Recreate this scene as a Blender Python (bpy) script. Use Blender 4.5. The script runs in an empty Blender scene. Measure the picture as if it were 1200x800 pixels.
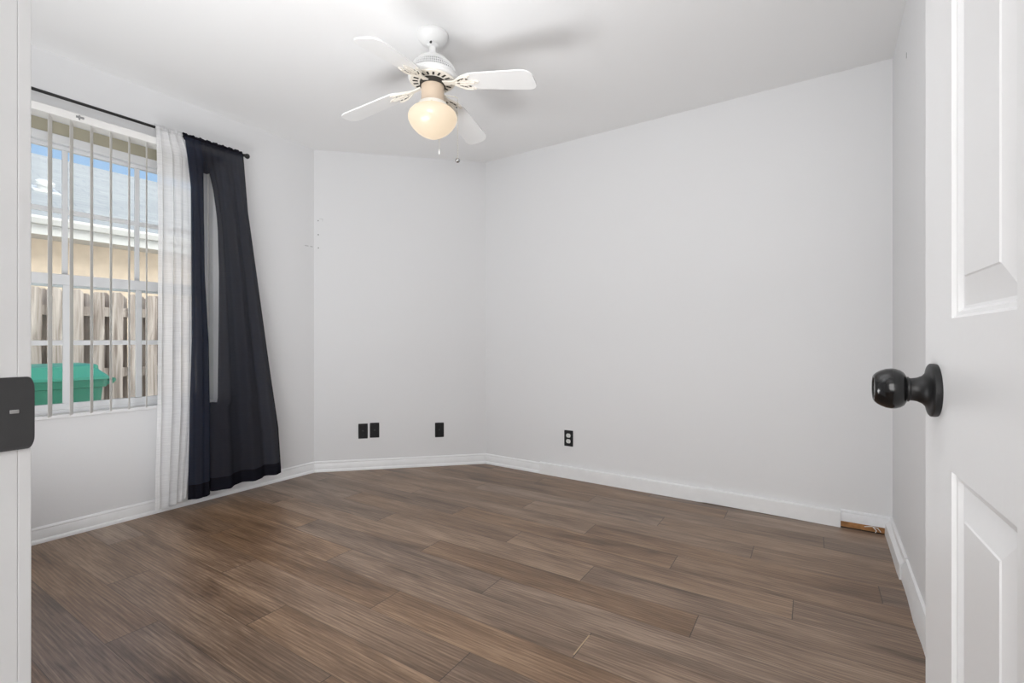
import bpy, bmesh, math, random
from mathutils import Vector, Matrix
random.seed(7)
S = bpy.context.scene
COL = S.collection
PI = math.pi

# ------------------------------------------------------------------ camera
CAM_Z = 1.001
YAW = math.radians(33.6)
cd = bpy.data.cameras.new('camera')
cam = bpy.data.objects.new('camera', cd)
COL.objects.link(cam)
cam.location = (0, 0, CAM_Z)
cam.rotation_euler = (PI/2, 0, YAW)
cd.sensor_width = 36
cd.lens = 559.2/1200*36
cd.shift_x = 1.7/1200
cd.shift_y = -2.1/1200
cd.clip_start = 0.02
S.camera = cam

# ------------------------------------------------------------------ world, sun, lights, exposure
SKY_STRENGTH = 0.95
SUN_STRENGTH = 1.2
SKY_FILL = 4.6                # unseen sky behind the house, brightened to light the fence and stucco
HALL_FILL_POWER = 28
LOW_FILL_POWER = 27.5
HIGH_FILL_POWER = 15
GLOBE_EMIT = 0.60

w = bpy.data.worlds.new('sky')
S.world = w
w.use_nodes = True
nt = w.node_tree
nt.nodes.clear()
out = nt.nodes.new('ShaderNodeOutputWorld')
bg = nt.nodes.new('ShaderNodeBackground')
tc = nt.nodes.new('ShaderNodeTexCoord')
sep = nt.nodes.new('ShaderNodeSeparateXYZ')
ramp = nt.nodes.new('ShaderNodeValToRGB')
ramp.color_ramp.elements[0].position = 0.0
ramp.color_ramp.elements[0].color = (0.60, 0.80, 1.0, 1)
ramp.color_ramp.elements[1].position = 0.75
ramp.color_ramp.elements[1].color = (0.22, 0.46, 0.95, 1)
nt.links.new(tc.outputs['Generated'], sep.inputs[0])
nt.links.new(sep.outputs['Z'], ramp.inputs[0])
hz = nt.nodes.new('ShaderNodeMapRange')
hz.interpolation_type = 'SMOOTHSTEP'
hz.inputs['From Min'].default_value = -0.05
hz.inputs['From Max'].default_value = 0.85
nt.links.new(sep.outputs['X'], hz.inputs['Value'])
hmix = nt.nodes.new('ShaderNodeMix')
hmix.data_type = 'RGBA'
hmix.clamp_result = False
hmix.inputs['B'].default_value = (SKY_FILL, SKY_FILL*0.97, SKY_FILL*0.92, 1)
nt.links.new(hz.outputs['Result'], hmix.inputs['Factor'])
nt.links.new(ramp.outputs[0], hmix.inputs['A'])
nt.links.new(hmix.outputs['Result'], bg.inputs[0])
nt.links.new(bg.outputs[0], out.inputs[0])
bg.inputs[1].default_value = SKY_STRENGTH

sd = bpy.data.lights.new('sun', 'SUN')
sun = bpy.data.objects.new('sun', sd)
COL.objects.link(sun)
sd.energy = SUN_STRENGTH
sd.angle = math.radians(1.0)
sd.color = (1.0, 0.95, 0.88)
sun.rotation_euler = Vector((-0.22, 0.36, -0.91)).to_track_quat('-Z', 'Y').to_euler()

def area(name, loc, target, size, size_y, power, color=(1, 1, 1)):
    l = bpy.data.lights.new(name, 'AREA')
    l.shape = 'RECTANGLE'
    l.size = size
    l.size_y = size_y
    l.energy = power
    l.color = color
    o = bpy.data.objects.new(name, l)
    COL.objects.link(o)
    o.location = loc
    o.rotation_euler = (Vector(target)-Vector(loc)).to_track_quat('-Z', 'Y').to_euler()
    return o
# unseen fill lights added to brighten the room evenly: one in the hall,
# two beside the door, tilted up at the ceiling
area('hall_fill', (-0.20, -1.38, 1.45), (-0.45, 1.0, 1.3), 1.0, 1.5, HALL_FILL_POWER, (1.0, 0.985, 0.97))
fl = area('fill_low', (-1.72, 0.27, 0.55), (-1.82, 1.75, 2.00), 1.3, 0.5, LOW_FILL_POWER, (0.985, 0.992, 1.0))
um = area('fill_high', (-0.80, 0.46, 1.66), (-0.95, 0.60, 2.44), 0.5, 0.5, HIGH_FILL_POWER, (0.985, 0.992, 1.0))

S.view_settings.view_transform = 'Standard'
S.view_settings.look = 'None'
S.view_settings.exposure = 0.0
S.view_settings.gamma = 1.0
S.view_settings.use_curve_mapping = False

# ------------------------------------------------------------------ materials
def new_mat(name):
    m = bpy.data.materials.new(name)
    m.use_nodes = True
    n = m.node_tree
    b = n.nodes['Principled BSDF']
    return m, n, b

def plain(name, col, rough=0.5, metal=0.0, spec=0.5, noise=0.0, nscale=20, bump=0.0, bscale=200, emit=None, estr=0):
    m, n, b = new_mat(name)
    b.inputs['Base Color'].default_value = (*col, 1)
    b.inputs['Roughness'].default_value = rough
    b.inputs['Metallic'].default_value = metal
    b.inputs['Specular IOR Level'].default_value = spec
    t = n.nodes.new('ShaderNodeTexCoord')
    if noise:
        x = n.nodes.new('ShaderNodeTexNoise')
        x.inputs['Scale'].default_value = nscale
        x.inputs['Detail'].default_value = 4
        r = n.nodes.new('ShaderNodeValToRGB')
        r.color_ramp.elements[0].position = 0.3
        r.color_ramp.elements[1].position = 0.7
        r.color_ramp.elements[0].color = (*[c*(1-noise) for c in col], 1)
        r.color_ramp.elements[1].color = (*[min(1, c*(1+noise)) for c in col], 1)
        n.links.new(t.outputs['Object'], x.inputs['Vector'])
        n.links.new(x.outputs[0], r.inputs[0])
        n.links.new(r.outputs[0], b.inputs['Base Color'])
    if bump:
        x = n.nodes.new('ShaderNodeTexNoise')
        x.inputs['Scale'].default_value = bscale
        x.inputs['Detail'].default_value = 3
        bp = n.nodes.new('ShaderNodeBump')
        bp.inputs['Strength'].default_value = bump
        bp.inputs['Distance'].default_value = 0.002
        n.links.new(t.outputs['Object'], x.inputs['Vector'])
        n.links.new(x.outputs[0], bp.inputs['Height'])
        n.links.new(bp.outputs[0], b.inputs['Normal'])
    if emit:
        b.inputs['Emission Color'].default_value = (*emit, 1)
        b.inputs['Emission Strength'].default_value = estr
    return m

def fabric(name, col, transp, transl, tcol, weave=900, back=None):
    """thin cloth: diffuse + light passing through + open weave"""
    m = bpy.data.materials.new(name)
    m.use_nodes = True
    n = m.node_tree
    n.nodes.clear()
    o = n.nodes.new('ShaderNodeOutputMaterial')
    d = n.nodes.new('ShaderNodeBsdfDiffuse')
    tl = n.nodes.new('ShaderNodeBsdfTranslucent')
    tr = n.nodes.new('ShaderNodeBsdfTransparent')
    m1 = n.nodes.new('ShaderNodeMixShader')
    m2 = n.nodes.new('ShaderNodeMixShader')
    t = n.nodes.new('ShaderNodeTexCoord')
    mp = n.nodes.new('ShaderNodeMapping')
    mp.inputs['Scale'].default_value = (12, 12, weave)
    nz = n.nodes.new('ShaderNodeTexNoise')
    nz.inputs['Scale'].default_value = 1.0
    nz.inputs['Detail'].default_value = 3
    r = n.nodes.new('ShaderNodeValToRGB')
    r.color_ramp.elements[0].position = 0.35
    r.color_ramp.elements[1].position = 0.7
    r.color_ramp.elements[0].color = (*[c*0.8 for c in col], 1)
    r.color_ramp.elements[1].color = (*[min(1, c*1.2) for c in col], 1)
    tl.inputs[0].default_value = (*tcol, 1)
    m1.inputs[0].default_value = transl
    m2.inputs[0].default_value = transp
    L = n.links.new
    L(t.outputs['Object'], mp.inputs[0]); L(mp.outputs[0], nz.inputs['Vector']); L(nz.outputs[0], r.inputs[0])
    L(r.outputs[0], d.inputs[0])
    L(d.outputs[0], m1.inputs[1]); L(tl.outputs[0], m1.inputs[2])
    L(m1.outputs[0], m2.inputs[1]); L(tr.outputs[0], m2.inputs[2])
    L(m2.outputs[0], o.inputs[0])
    return m

def glass_mat():
    m = bpy.data.materials.new('window_glass')
    m.use_nodes = True
    n = m.node_tree
    n.nodes.clear()
    o = n.nodes.new('ShaderNodeOutputMaterial')
    tr = n.nodes.new('ShaderNodeBsdfTransparent')
    tr.inputs[0].default_value = (0.95, 0.97, 0.97, 1)
    g = n.nodes.new('ShaderNodeBsdfGlossy')
    g.inputs['Roughness'].default_value = 0.02
    mx = n.nodes.new('ShaderNodeMixShader')
    fr = n.nodes.new('ShaderNodeFresnel')
    fr.inputs[0].default_value = 1.35
    n.links.new(fr.outputs[0], mx.inputs[0])
    n.links.new(tr.outputs[0], mx.inputs[1])
    n.links.new(g.outputs[0], mx.inputs[2])
    n.links.new(mx.outputs[0], o.inputs[0])
    return m

def floor_mat():
    m, n, b = new_mat('laminate_planks')
    L = n.links.new
    N = n.nodes.new
    def math_(op, a, bb=None, c=None):
        x = N('ShaderNodeMath'); x.operation = op
        for i, v in enumerate((a, bb, c)):
            if v is None: continue
            if isinstance(v, (int, float)): x.inputs[i].default_value = v
            else: L(v, x.inputs[i])
        return x.outputs[0]
    PW, PL = 0.152, 1.22
    t = N('ShaderNodeTexCoord')
    mp = N('ShaderNodeMapping')
    mp.inputs['Rotation'].default_value = (0, 0, -math.radians(1.3))
    mp.inputs['Location'].default_value = (5.2031, 1.5143, 0)
    L(t.outputs['Object'], mp.inputs[0])
    s = N('ShaderNodeSeparateXYZ'); L(mp.outputs[0], s.inputs[0])
    X, Y = s.outputs[0], s.outputs[1]
    yr = math_('DIVIDE', Y, PW)
    row = math_('FLOOR', yr)
    fy = math_('FRACT', yr)
    off = math_('MULTIPLY', math_('FRACT', math_('MULTIPLY', row, 0.381966)), PL)
    xr = math_('DIVIDE', math_('ADD', X, off), PL)
    col_ = math_('FLOOR', xr)
    fx = math_('FRACT', xr)
    cm = N('ShaderNodeCombineXYZ'); L(row, cm.inputs[0]); L(col_, cm.inputs[1])
    w2 = N('ShaderNodeTexWhiteNoise'); w2.noise_dimensions = '2D'; L(cm.outputs[0], w2.inputs['Vector'])
    pr = w2.outputs[0]
    # grain coordinates: stretched along the plank, shifted per plank
    gv = N('ShaderNodeCombineXYZ')
    L(math_('ADD', math_('MULTIPLY', X, 1.0), math_('MULTIPLY', pr, 37.0)), gv.inputs[0])
    L(math_('ADD', Y, math_('MULTIPLY', pr, 11.0)), gv.inputs[1])
    L(math_('MULTIPLY', pr, 5.0), gv.inputs[2])
    def noise(scale, det, dist=0.0, rough=0.55):
        mm = N('ShaderNodeMapping'); mm.inputs['Scale'].default_value = scale
        L(gv.outputs[0], mm.inputs[0])
        z = N('ShaderNodeTexNoise'); z.inputs['Scale'].default_value = 1.0
        z.inputs['Detail'].default_value = det; z.inputs['Distortion'].default_value = dist
        z.inputs['Roughness'].default_value = rough
        L(mm.outputs[0], z.inputs['Vector'])
        return z.outputs[0]
    broad = noise((1.6, 9.0, 1), 3, 0.6)
    streak = noise((3.2, 75.0, 1), 6, 0.9, 0.68)
    fine = noise((11.0, 420.0, 1), 3, 0.3)
    # cathedral figure
    mm = N('ShaderNodeMapping'); mm.inputs['Scale'].default_value = (1.1, 14.0, 1); L(gv.outputs[0], mm.inputs[0])
    wv = N('ShaderNodeTexWave'); wv.wave_type = 'RINGS'; wv.inputs['Scale'].default_value = 1.7
    wv.inputs['Distortion'].default_value = 7.0; wv.inputs['Detail'].default_value = 2.5
    wv.inputs['Detail Scale'].default_value = 1.2
    L(mm.outputs[0], wv.inputs['Vector'])
    def term(x, k):
        return math_('MULTIPLY', math_('SUBTRACT', x, 0.5), k)
    v = math_('ADD', 0.5, term(broad, 0.66))
    v = math_('ADD', v, term(streak, 0.58))
    v = math_('ADD', v, term(fine, 0.48))
    v = math_('ADD', v, term(wv.outputs[0], 0.10))
    v = math_('ADD', v, term(pr, 0.13))
    # dark mineral streaks
    dk = noise((1.3, 6.5, 1), 3, 1.2)
    mr = N('ShaderNodeMapRange'); mr.interpolation_type = 'SMOOTHSTEP'
    mr.inputs['From Min'].default_value = 0.52; mr.inputs['From Max'].default_value = 0.74
    L(dk, mr.inputs['Value'])
    v = math_('SUBTRACT', math_('ADD', v, 0.03), math_('MULTIPLY', mr.outputs[0], 0.14))
    r = N('ShaderNodeValToRGB')
    e = r.color_ramp.elements
    e[0].position = 0.24; e[0].color = (0.066, 0.041, 0.027, 1)
    e[1].position = 0.76; e[1].color = (0.370, 0.265, 0.190, 1)
    k = e.new(0.41); k.color = (0.142, 0.091, 0.060, 1)
    k = e.new(0.57); k.color = (0.226, 0.153, 0.106, 1)
    L(v, r.inputs[0])
    # slight per-plank hue
    w3 = N('ShaderNodeTexWhiteNoise'); w3.noise_dimensions = '2D'
    ad = N('ShaderNodeVectorMath'); ad.operation = 'ADD'; ad.inputs[1].default_value = (31.7, 9.2, 0)
    L(cm.outputs[0], ad.inputs[0]); L(ad.outputs[0], w3.inputs['Vector'])
    hs = N('ShaderNodeHueSaturation')
    L(math_('ADD', 0.95, math_('MULTIPLY', w3.outputs[0], 0.3)), hs.inputs['Saturation'])
    L(r.outputs[0], hs.inputs['Color'])
    # seams
    ey = math_('MULTIPLY', math_('MINIMUM', fy, math_('SUBTRACT', 1.0, fy)), PW)
    ex = math_('MULTIPLY', math_('MINIMUM', fx, math_('SUBTRACT', 1.0, fx)), PL)
    sy = math_('LESS_THAN', ey, 0.0009)
    sx = math_('LESS_THAN', ex, 0.0014)
    seam = math_('MAXIMUM', math_('MULTIPLY', sy, 0.75), math_('MULTIPLY', sx, 0.9))
    mx = N('ShaderNodeMix'); mx.data_type = 'RGBA'
    L(seam, mx.inputs['Factor']); L(hs.outputs[0], mx.inputs['A'])
    mx.inputs['B'].default_value = (0.03, 0.018, 0.012, 1)
    L(mx.outputs['Result'], b.inputs['Base Color'])
    L(math_('ADD', 0.33, math_('MULTIPLY', fine, 0.12)), b.inputs['Roughness'])
    b.inputs['Specular IOR Level'].default_value = 0.62
    bp = N('ShaderNodeBump'); bp.inputs['Strength'].default_value = 0.25; bp.inputs['Distance'].default_value = 0.001
    L(math_('SUBTRACT', math_('MULTIPLY', fine, 0.4), seam), bp.inputs['Height'])
    L(bp.outputs[0], b.inputs['Normal'])
    return m

def shingle_mat():
    m, n, b = new_mat('shingles')
    L = n.links.new
    t = n.nodes.new('ShaderNodeTexCoord')
    br = n.nodes.new('ShaderNodeTexBrick')
    br.inputs['Color1'].default_value = (0.335, 0.34, 0.335, 1)
    br.inputs['Color2'].default_value = (0.385, 0.39, 0.38, 1)
    br.inputs['Mortar'].default_value = (0.26, 0.275, 0.285, 1)
    br.inputs['Scale'].default_value = 1.0
    br.inputs['Brick Width'].default_value = 0.55
    br.inputs['Row Height'].default_value = 0.15
    br.inputs['Mortar Size'].default_value = 0.008
    br.offset = 0.37
    mp = n.nodes.new('ShaderNodeMapping')
    mp.inputs['Rotation'].default_value = (0, 0, PI/2)
    L(t.outputs['Object'], mp.inputs[0]); L(mp.outputs[0], br.inputs['Vector'])
    nz = n.nodes.new('ShaderNodeTexNoise'); nz.inputs['Scale'].default_value = 3.0
    mx = n.nodes.new('ShaderNodeMix'); mx.data_type = 'RGBA'; mx.blend_type = 'MULTIPLY'
    rr = n.nodes.new('ShaderNodeValToRGB')
    rr.color_ramp.elements[0].color = (0.8, 0.82, 0.84, 1)
    L(t.outputs['Object'], nz.inputs['Vector']); L(nz.outputs[0], rr.inputs[0])
    mx.inputs['Factor'].default_value = 1.0
    L(br.outputs[0], mx.inputs['A']); L(rr.outputs[0], mx.inputs['B'])
    L(mx.outputs['Result'], b.inputs['Base Color'])
    b.inputs['Roughness'].default_value = 0.9
    return m

def weathered_wood():
    m, n, b = new_mat('weathered_pickets')
    L = n.links.new
    t = n.nodes.new('ShaderNodeTexCoord')
    mp = n.nodes.new('ShaderNodeMapping'); mp.inputs['Scale'].default_value = (30, 30, 2.2)
    nz = n.nodes.new('ShaderNodeTexNoise'); nz.inputs['Scale'].default_value = 1.0; nz.inputs['Detail'].default_value = 6
    nz.inputs['Distortion'].default_value = 0.6
    r = n.nodes.new('ShaderNodeValToRGB')
    r.color_ramp.elements[0].position = 0.3; r.color_ramp.elements[0].color = (0.20, 0.155, 0.13, 1)
    r.color_ramp.elements[1].position = 0.68; r.color_ramp.elements[1].color = (0.60, 0.53, 0.48, 1)
    L(t.outputs['Object'], mp.inputs[0]); L(mp.outputs[0], nz.inputs['Vector']); L(nz.outputs[0], r.inputs[0])
    L(r.outputs[0], b.inputs['Base Color'])
    b.inputs['Roughness'].default_value = 0.9
    return m

M = {
 'wall': plain('wall_paint', (0.785, 0.787, 0.795), 0.65, spec=0.3, bump=0.12, bscale=160),
 'ceiling': plain('ceiling_paint', (0.89, 0.89, 0.89), 0.9, spec=0.2, bump=0.15, bscale=120),
 'trim': plain('trim_paint', (0.86, 0.865, 0.87), 0.35, spec=0.5, noise=0.02, nscale=15),
 'trim_worn': plain('trim_paint_worn', (0.83, 0.84, 0.86), 0.4, noise=0.04, nscale=25),
 'door': plain('door_paint', (0.81, 0.81, 0.815), 0.33, spec=0.5, bump=0.15, bscale=60),
 'floor': floor_mat(),
 'bare_wood': plain('bare_wood_strip', (0.34, 0.16, 0.055), 0.7, noise=0.35, nscale=30),
 'dark_gap': plain('dark_gap', (0.03, 0.02, 0.015), 0.9),
 'black': plain('black_satin', (0.005, 0.005, 0.0055), 0.16, spec=0.5),
 'black_matte': plain('black_matte', (0.008, 0.008, 0.0085), 0.42),
 'plate': plain('black_plastic_plate', (0.012, 0.012, 0.013), 0.6, spec=0.3),
 'jack': plain('dark_jack', (0.004, 0.004, 0.004), 0.4),
 'socket': plain('white_socket', (0.75, 0.75, 0.73), 0.4),
 'slot': plain('socket_slot', (0.02, 0.02, 0.02), 0.6),
 'strike': plain('dark_bronze_strike', (0.055, 0.055, 0.057), 0.5, metal=0.1),
 'strike_hole': plain('worn_paint_in_strike', (0.35, 0.35, 0.35), 0.6),
 'frame': plain('white_aluminium', (0.80, 0.81, 0.83), 0.4),
 'blind': plain('blind_vinyl', (0.84, 0.83, 0.81), 0.45),
 'slat': fabric('blind_slat_vinyl', (0.95, 0.94, 0.92), 0.0, 0.5, (0.97, 0.96, 0.93), weave=3),
 'glass': glass_mat(),
 'fan_white': plain('fan_enamel', (0.80, 0.80, 0.795), 0.35),
 'fan_blade': plain('fan_blade_laminate', (0.86, 0.86, 0.855), 0.4),
 'fan_cream': plain('fan_cream_metal', (0.84, 0.80, 0.73), 0.4),
 'fan_tan': plain('fan_tan_housing', (0.66, 0.53, 0.41), 0.4),
 'fan_dark': plain('fan_grille_dark', (0.05, 0.05, 0.05), 0.8),
 'fan_slot': plain('fan_slot_dark', (0.035, 0.03, 0.025), 0.8),
 'globe': plain('lit_opal_glass', (0.36, 0.33, 0.28), 0.25, emit=(1.0, 0.77, 0.52), estr=GLOBE_EMIT),
 'chain': plain('brass_chain', (0.62, 0.58, 0.48), 0.35, metal=0.6),
 'chrome': plain('chrome_ball', (0.45, 0.45, 0.45), 0.15, metal=1.0),
 'dark_cloth': fabric('navy_curtain_cloth', (0.028, 0.0275, 0.036), 0.045, 0.40, (0.032, 0.065, 0.135)),
 'drape_cloth': fabric('navy_curtain_single_layer', (0.027, 0.0255, 0.031), 0.075, 0.35, (0.032, 0.055, 0.10)),
 'hem_cloth': fabric('navy_hem_cloth', (0.014, 0.014, 0.020), 0.0, 0.1, (0.01, 0.01, 0.015)),
 'sheer': fabric('white_sheer_cloth', (0.95, 0.95, 0.96), 0.20, 0.28, (0.93, 0.93, 0.95)),
 'sheer_hem': fabric('white_sheer_hem', (0.93, 0.93, 0.94), 0.12, 0.28, (0.85, 0.86, 0.88)),
 'soffit': plain('olive_soffit', (0.46, 0.43, 0.33), 0.8, noise=0.05, nscale=8),
 'fascia': plain('white_fascia', (0.56, 0.57, 0.57), 0.6),
 'stucco': plain('beige_stucco', (0.75, 0.64, 0.52), 0.95, noise=0.06, nscale=12, bump=0.5, bscale=80),
 'shingle': shingle_mat(),
 'picket': weathered_wood(),
 'ground': plain('pale_gravel', (0.55, 0.52, 0.47), 0.95, noise=0.15, nscale=30),
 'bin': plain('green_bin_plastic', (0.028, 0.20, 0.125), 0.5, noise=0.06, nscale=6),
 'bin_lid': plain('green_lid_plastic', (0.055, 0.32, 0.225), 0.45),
 'rubber': plain('black_rubber', (0.02, 0.02, 0.02), 0.8),
 'mark': plain('wall_scuff', (0.30, 0.30, 0.30), 0.9),
 'mark_faint': plain('wall_scuff_faint', (0.55, 0.55, 0.55), 0.9),
}

# ------------------------------------------------------------------ helpers
def link(name, bm, mat, parent=None, smooth=False, mats=None):
    me = bpy.data.meshes.new(name)
    bmesh.ops.recalc_face_normals(bm, faces=bm.faces)
    bm.to_mesh(me)
    bm.free()
    for k in (mats or [mat]):
        me.materials.append(M[k])
    if smooth:
        me.polygons.foreach_set('use_smooth', [True]*len(me.polygons))
        me.set_sharp_from_angle(angle=math.radians(smooth if smooth is not True else 40))
    o = bpy.data.objects.new(name, me)
    COL.objects.link(o)
    if parent: o.parent = parent
    return o

def tag(o, label=None, cat=None, group=None, kind=None):
    if label: o['label'] = label
    if cat: o['category'] = cat
    if group: o['group'] = group
    if kind: o['kind'] = kind
    return o

def empty(name, loc, rz=0.0):
    o = bpy.data.objects.new(name, None)
    COL.objects.link(o)
    o.location = loc
    o.rotation_euler = (0, 0, rz)
    o.empty_display_size = 0.05
    return o

def box(bm, x0, x1, y0, y1, z0, z1, mtx=None, bevel=0.0, seg=2):
    vs = [bm.verts.new((x, y, z)) for x in (x0, x1) for y in (y0, y1) for z in (z0, z1)]
    fs = [bm.faces.new([vs[i] for i in q]) for q in ((0,1,3,2),(4,6,7,5),(0,4,5,1),(2,3,7,6),(0,2,6,4),(1,5,7,3))]
    if bevel:
        es = list({e for f in fs for e in f.edges})
        r = bmesh.ops.bevel(bm, geom=es, offset=bevel, segments=seg, affect='EDGES', profile=0.5)
        vs = list({v for f in r['faces'] for v in f.verts} | {v for v in vs if v.is_valid})
    if mtx is not None:
        bmesh.ops.transform(bm, matrix=mtx, verts=[v for v in vs if v.is_valid])
    return vs

def bx(*a, **k):
    bm = bmesh.new(); box(bm, *a, **k); return bm

def lathe(bm, prof, n=48, mtx=None, cap0=True, cap1=True):
    """prof: list of (radius, z)"""
    rings = []
    for r, z in prof:
        rings.append([bm.verts.new((r*math.cos(2*PI*i/n), r*math.sin(2*PI*i/n), z)) for i in range(n)])
    for a, b in zip(rings, rings[1:]):
        for i in range(n):
            bm.faces.new((a[i], a[(i+1) % n], b[(i+1) % n], b[i]))
    if cap0: bm.faces.new(rings[0][::-1])
    if cap1: bm.faces.new(rings[-1])
    vs = [v for r in rings for v in r]
    if mtx is not None:
        bmesh.ops.transform(bm, matrix=mtx, verts=vs)
    return vs

def tube(bm, pts, r, n=10):
    pts = [Vector(p) for p in pts]
    rings = []
    for i, p in enumerate(pts):
        d = (pts[min(i+1, len(pts)-1)]-pts[max(i-1, 0)]).normalized()
        a = d.orthogonal().normalized() if i == 0 else (rings_a - d*rings_a.dot(d)).normalized()
        rings_a = a
        b = d.cross(a)
        rings.append([bm.verts.new(p+a*r*math.cos(2*PI*k/n)+b*r*math.sin(2*PI*k/n)) for k in range(n)])
    for a, b in zip(rings, rings[1:]):
        for k in range(n):
            bm.faces.new((a[k], a[(k+1) % n], b[(k+1) % n], b[k]))
    bm.faces.new(rings[0][::-1]); bm.faces.new(rings[-1])

def extrude_poly(bm, pts, h0, h1, mtx=None):
    """pts 2D (x,y) polygon, extruded z h0..h1"""
    a = [bm.verts.new((x, y, h0)) for x, y in pts]
    b = [bm.verts.new((x, y, h1)) for x, y in pts]
    n = len(pts)
    bm.faces.new(a[::-1]); bm.faces.new(b)
    for i in range(n):
        bm.faces.new((a[i], a[(i+1) % n], b[(i+1) % n], b[i]))
    if mtx is not None: bmesh.ops.transform(bm, matrix=mtx, verts=a+b)

def sweep_profile(bm, prof, path):
    """baseboard: prof = (offset from wall, z); path = list of ((x,y) wall point, (nx,ny) offset direction)"""
    rings = []
    for (px, py), (nx, ny) in path:
        rings.append([bm.verts.new((px+nx*o, py+ny*o, z)) for o, z in prof])
    m = len(prof)
    for a, b in zip(rings, rings[1:]):
        for i in range(m):
            bm.faces.new((a[i], a[(i+1) % m], b[(i+1) % m], b[i]))
    bm.faces.new(rings[0][::-1]); bm.faces.new(rings[-1])

def lerp_curve(pts, t):
    """pts list of (t, value) sorted by t; smooth-ish linear interpolation"""
    if t <= pts[0][0]: return pts[0][1]
    for (a, va), (b, vb) in zip(pts, pts[1:]):
        if t <= b:
            return va+(vb-va)*(t-a)/(b-a)
    return pts[-1][1]

# ------------------------------------------------------------------ room shell
XL, YB, XR, H = -3.240, 3.115, 0.277, 2.44
CUT = 0.929
YF = 0.1045              # room face of the doorway wall
JX, HX = -0.56, 0.150    # doorway sides
HALL_Y = -1.45
def struct(name, bm, mat, parent=None, smooth=False, mats=None):
    o = link(name, bm, mat, parent, smooth, mats)
    if parent is None: o['kind'] = 'structure'
    return o

# floor and ceiling polygons follow the cut corner
foot = [(XR+0.10, YF-0.12), (XR+0.10, YB+0.10), (XL+CUT-0.04, YB+0.10), (XL-0.10, YB-CUT+0.04), (XL-0.10, YF-0.12)]
bm = bmesh.new()
extrude_poly(bm, foot, -0.10, 0.0)
struct('floor', bm, 'floor')
bm = bmesh.new()
extrude_poly(bm, foot, H, H+0.10)
struct('ceiling', bm, 'ceiling')

# window wall with its opening
WY0, WY1, WZ0, WZ1 = 0.44, 1.475, 0.61, 2.12
bm = bmesh.new()
T = 0.12
box(bm, XL-T, XL, YF-0.12, WY0, 0, H)
box(bm, XL-T, XL, WY1, YB-CUT+0.05, 0, H)
box(bm, XL-T, XL, WY0, WY1, 0, WZ0)
box(bm, XL-T, XL, WY0, WY1, WZ1, H)
struct('wall_left', bm, 'wall')
# cut-corner wall
bm = bmesh.new()
extrude_poly(bm, [(XL, YB-CUT), (XL+CUT, YB), (XL+CUT-0.085, YB+0.085), (XL-0.085, YB-CUT+0.085)], 0, H)
struct('wall_corner', bm, 'wall')
wall_corner = bpy.data.objects['wall_corner']
struct('wall_back', bx(XL+CUT-0.05, XR+0.12, YB, YB+0.12, 0, H), 'wall')
wall_right = struct('wall_right', bx(XR, XR+0.12, YF-0.12, YB, 0, H), 'wall')
# doorway wall (the camera stands in the opening)
bm = bmesh.new()
box(bm, XL, JX-0.02, YF-0.12, YF, 0, H)
box(bm, HX+0.02, XR, YF-0.12, YF, 0, H)
box(bm, JX-0.02, HX+0.02, YF-0.12, YF, 2.05, H)
struct('wall_front', bm, 'wall')
# door jamb and casing
bm = bmesh.new()
box(bm, JX-0.02, JX, YF-0.125, YF-0.001, 0, 2.05, bevel=0.0005)
box(bm, HX, HX+0.02, YF-0.125, YF, 0, 2.05, bevel=0.0012)
box(bm, JX, HX, YF-0.125, YF, 2.03, 2.05)
trim_jamb = struct('trim_1', bm, 'trim')
bm = bmesh.new()
box(bm, JX-0.066, JX, YF-0.001, YF+0.0072, 0, 2.10, bevel=0.0006)
box(bm, HX+0.006, HX+0.066, YF, YF+0.0082, 0, 2.10, bevel=0.002)
box(bm, JX-0.006, HX+0.006, YF, YF+0.0082, 2.036, 2.10, bevel=0.002)
struct('trim_2', bm, 'trim')

# hall behind the doorway
bm = bmesh.new()
box(bm, -1.6, 1.2, HALL_Y, YF-0.12, -0.10, 0)
struct('floor_hall', bm, 'floor')
struct('ceiling_hall', bx(-1.6, 1.2, HALL_Y, YF-0.12, H, H+0.10), 'ceiling')
bm = bmesh.new()
box(bm, -1.6, 1.2, HALL_Y-0.1, HALL_Y, 0, H)
box(bm, -1.7, -1.6, HALL_Y, YF-0.12, 0, H)
box(bm, 1.2, 1.3, HALL_Y, YF-0.12, 0, H)
box(bm, XR+0.12, 1.2, YF-0.12, YF, 0, H)
struct('wall_hall', bm, 'wall')

# marks on the paint beside the cut corner (screw holes and scuffs) belong to the wall
s2 = math.sqrt(0.5)
def cut_pt(a, z, off=0.0):
    """point on the cut-corner wall, a metres from its left edge"""
    return Vector((XL+a*s2+off*s2, YB-CUT+a*s2-off*s2, z))
CUT_M = lambda a, z: Matrix.Translation(cut_pt(a, z)) @ Matrix(((s2, s2, 0, 0), (s2, -s2, 0, 0), (0, 0, 1, 0), (0, 0, 0, 1)))
# local axes after CUT_M: x along the wall, y out of the wall into the room, z up
for a, z in ((0.030, 1.903), (0.031, 1.797), (0.032, 1.697)):
    bm = bmesh.new()
    lathe(bm, [(0.0048, 0), (0.0048, 0.0008), (0.003, 0.0012)], 14, CUT_M(a, z) @ Matrix.Rotation(-PI/2, 4, 'X'))
    link('screw_hole', bm, 'mark', wall_corner)
for a, z, wd, ht in ((0.052, 1.918, 0.026, 0.003), (0.062, 1.908, 0.003, 0.018)):
    link('paint_scuff', bx(-wd/2, wd/2, 0, 0.0008, -ht/2, ht/2, mtx=CUT_M(a, z), bevel=0.0003, seg=1), 'mark_faint', wall_corner)
for y, wd in ((2.125, 0.030), (2.165, 0.022)):
    link('paint_scuff', bx(XL, XL+0.0008, y-wd/2, y+wd/2, 1.699, 1.706, bevel=0.0003, seg=1), 'mark_faint', bpy.data.objects['wall_left'])
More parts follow.
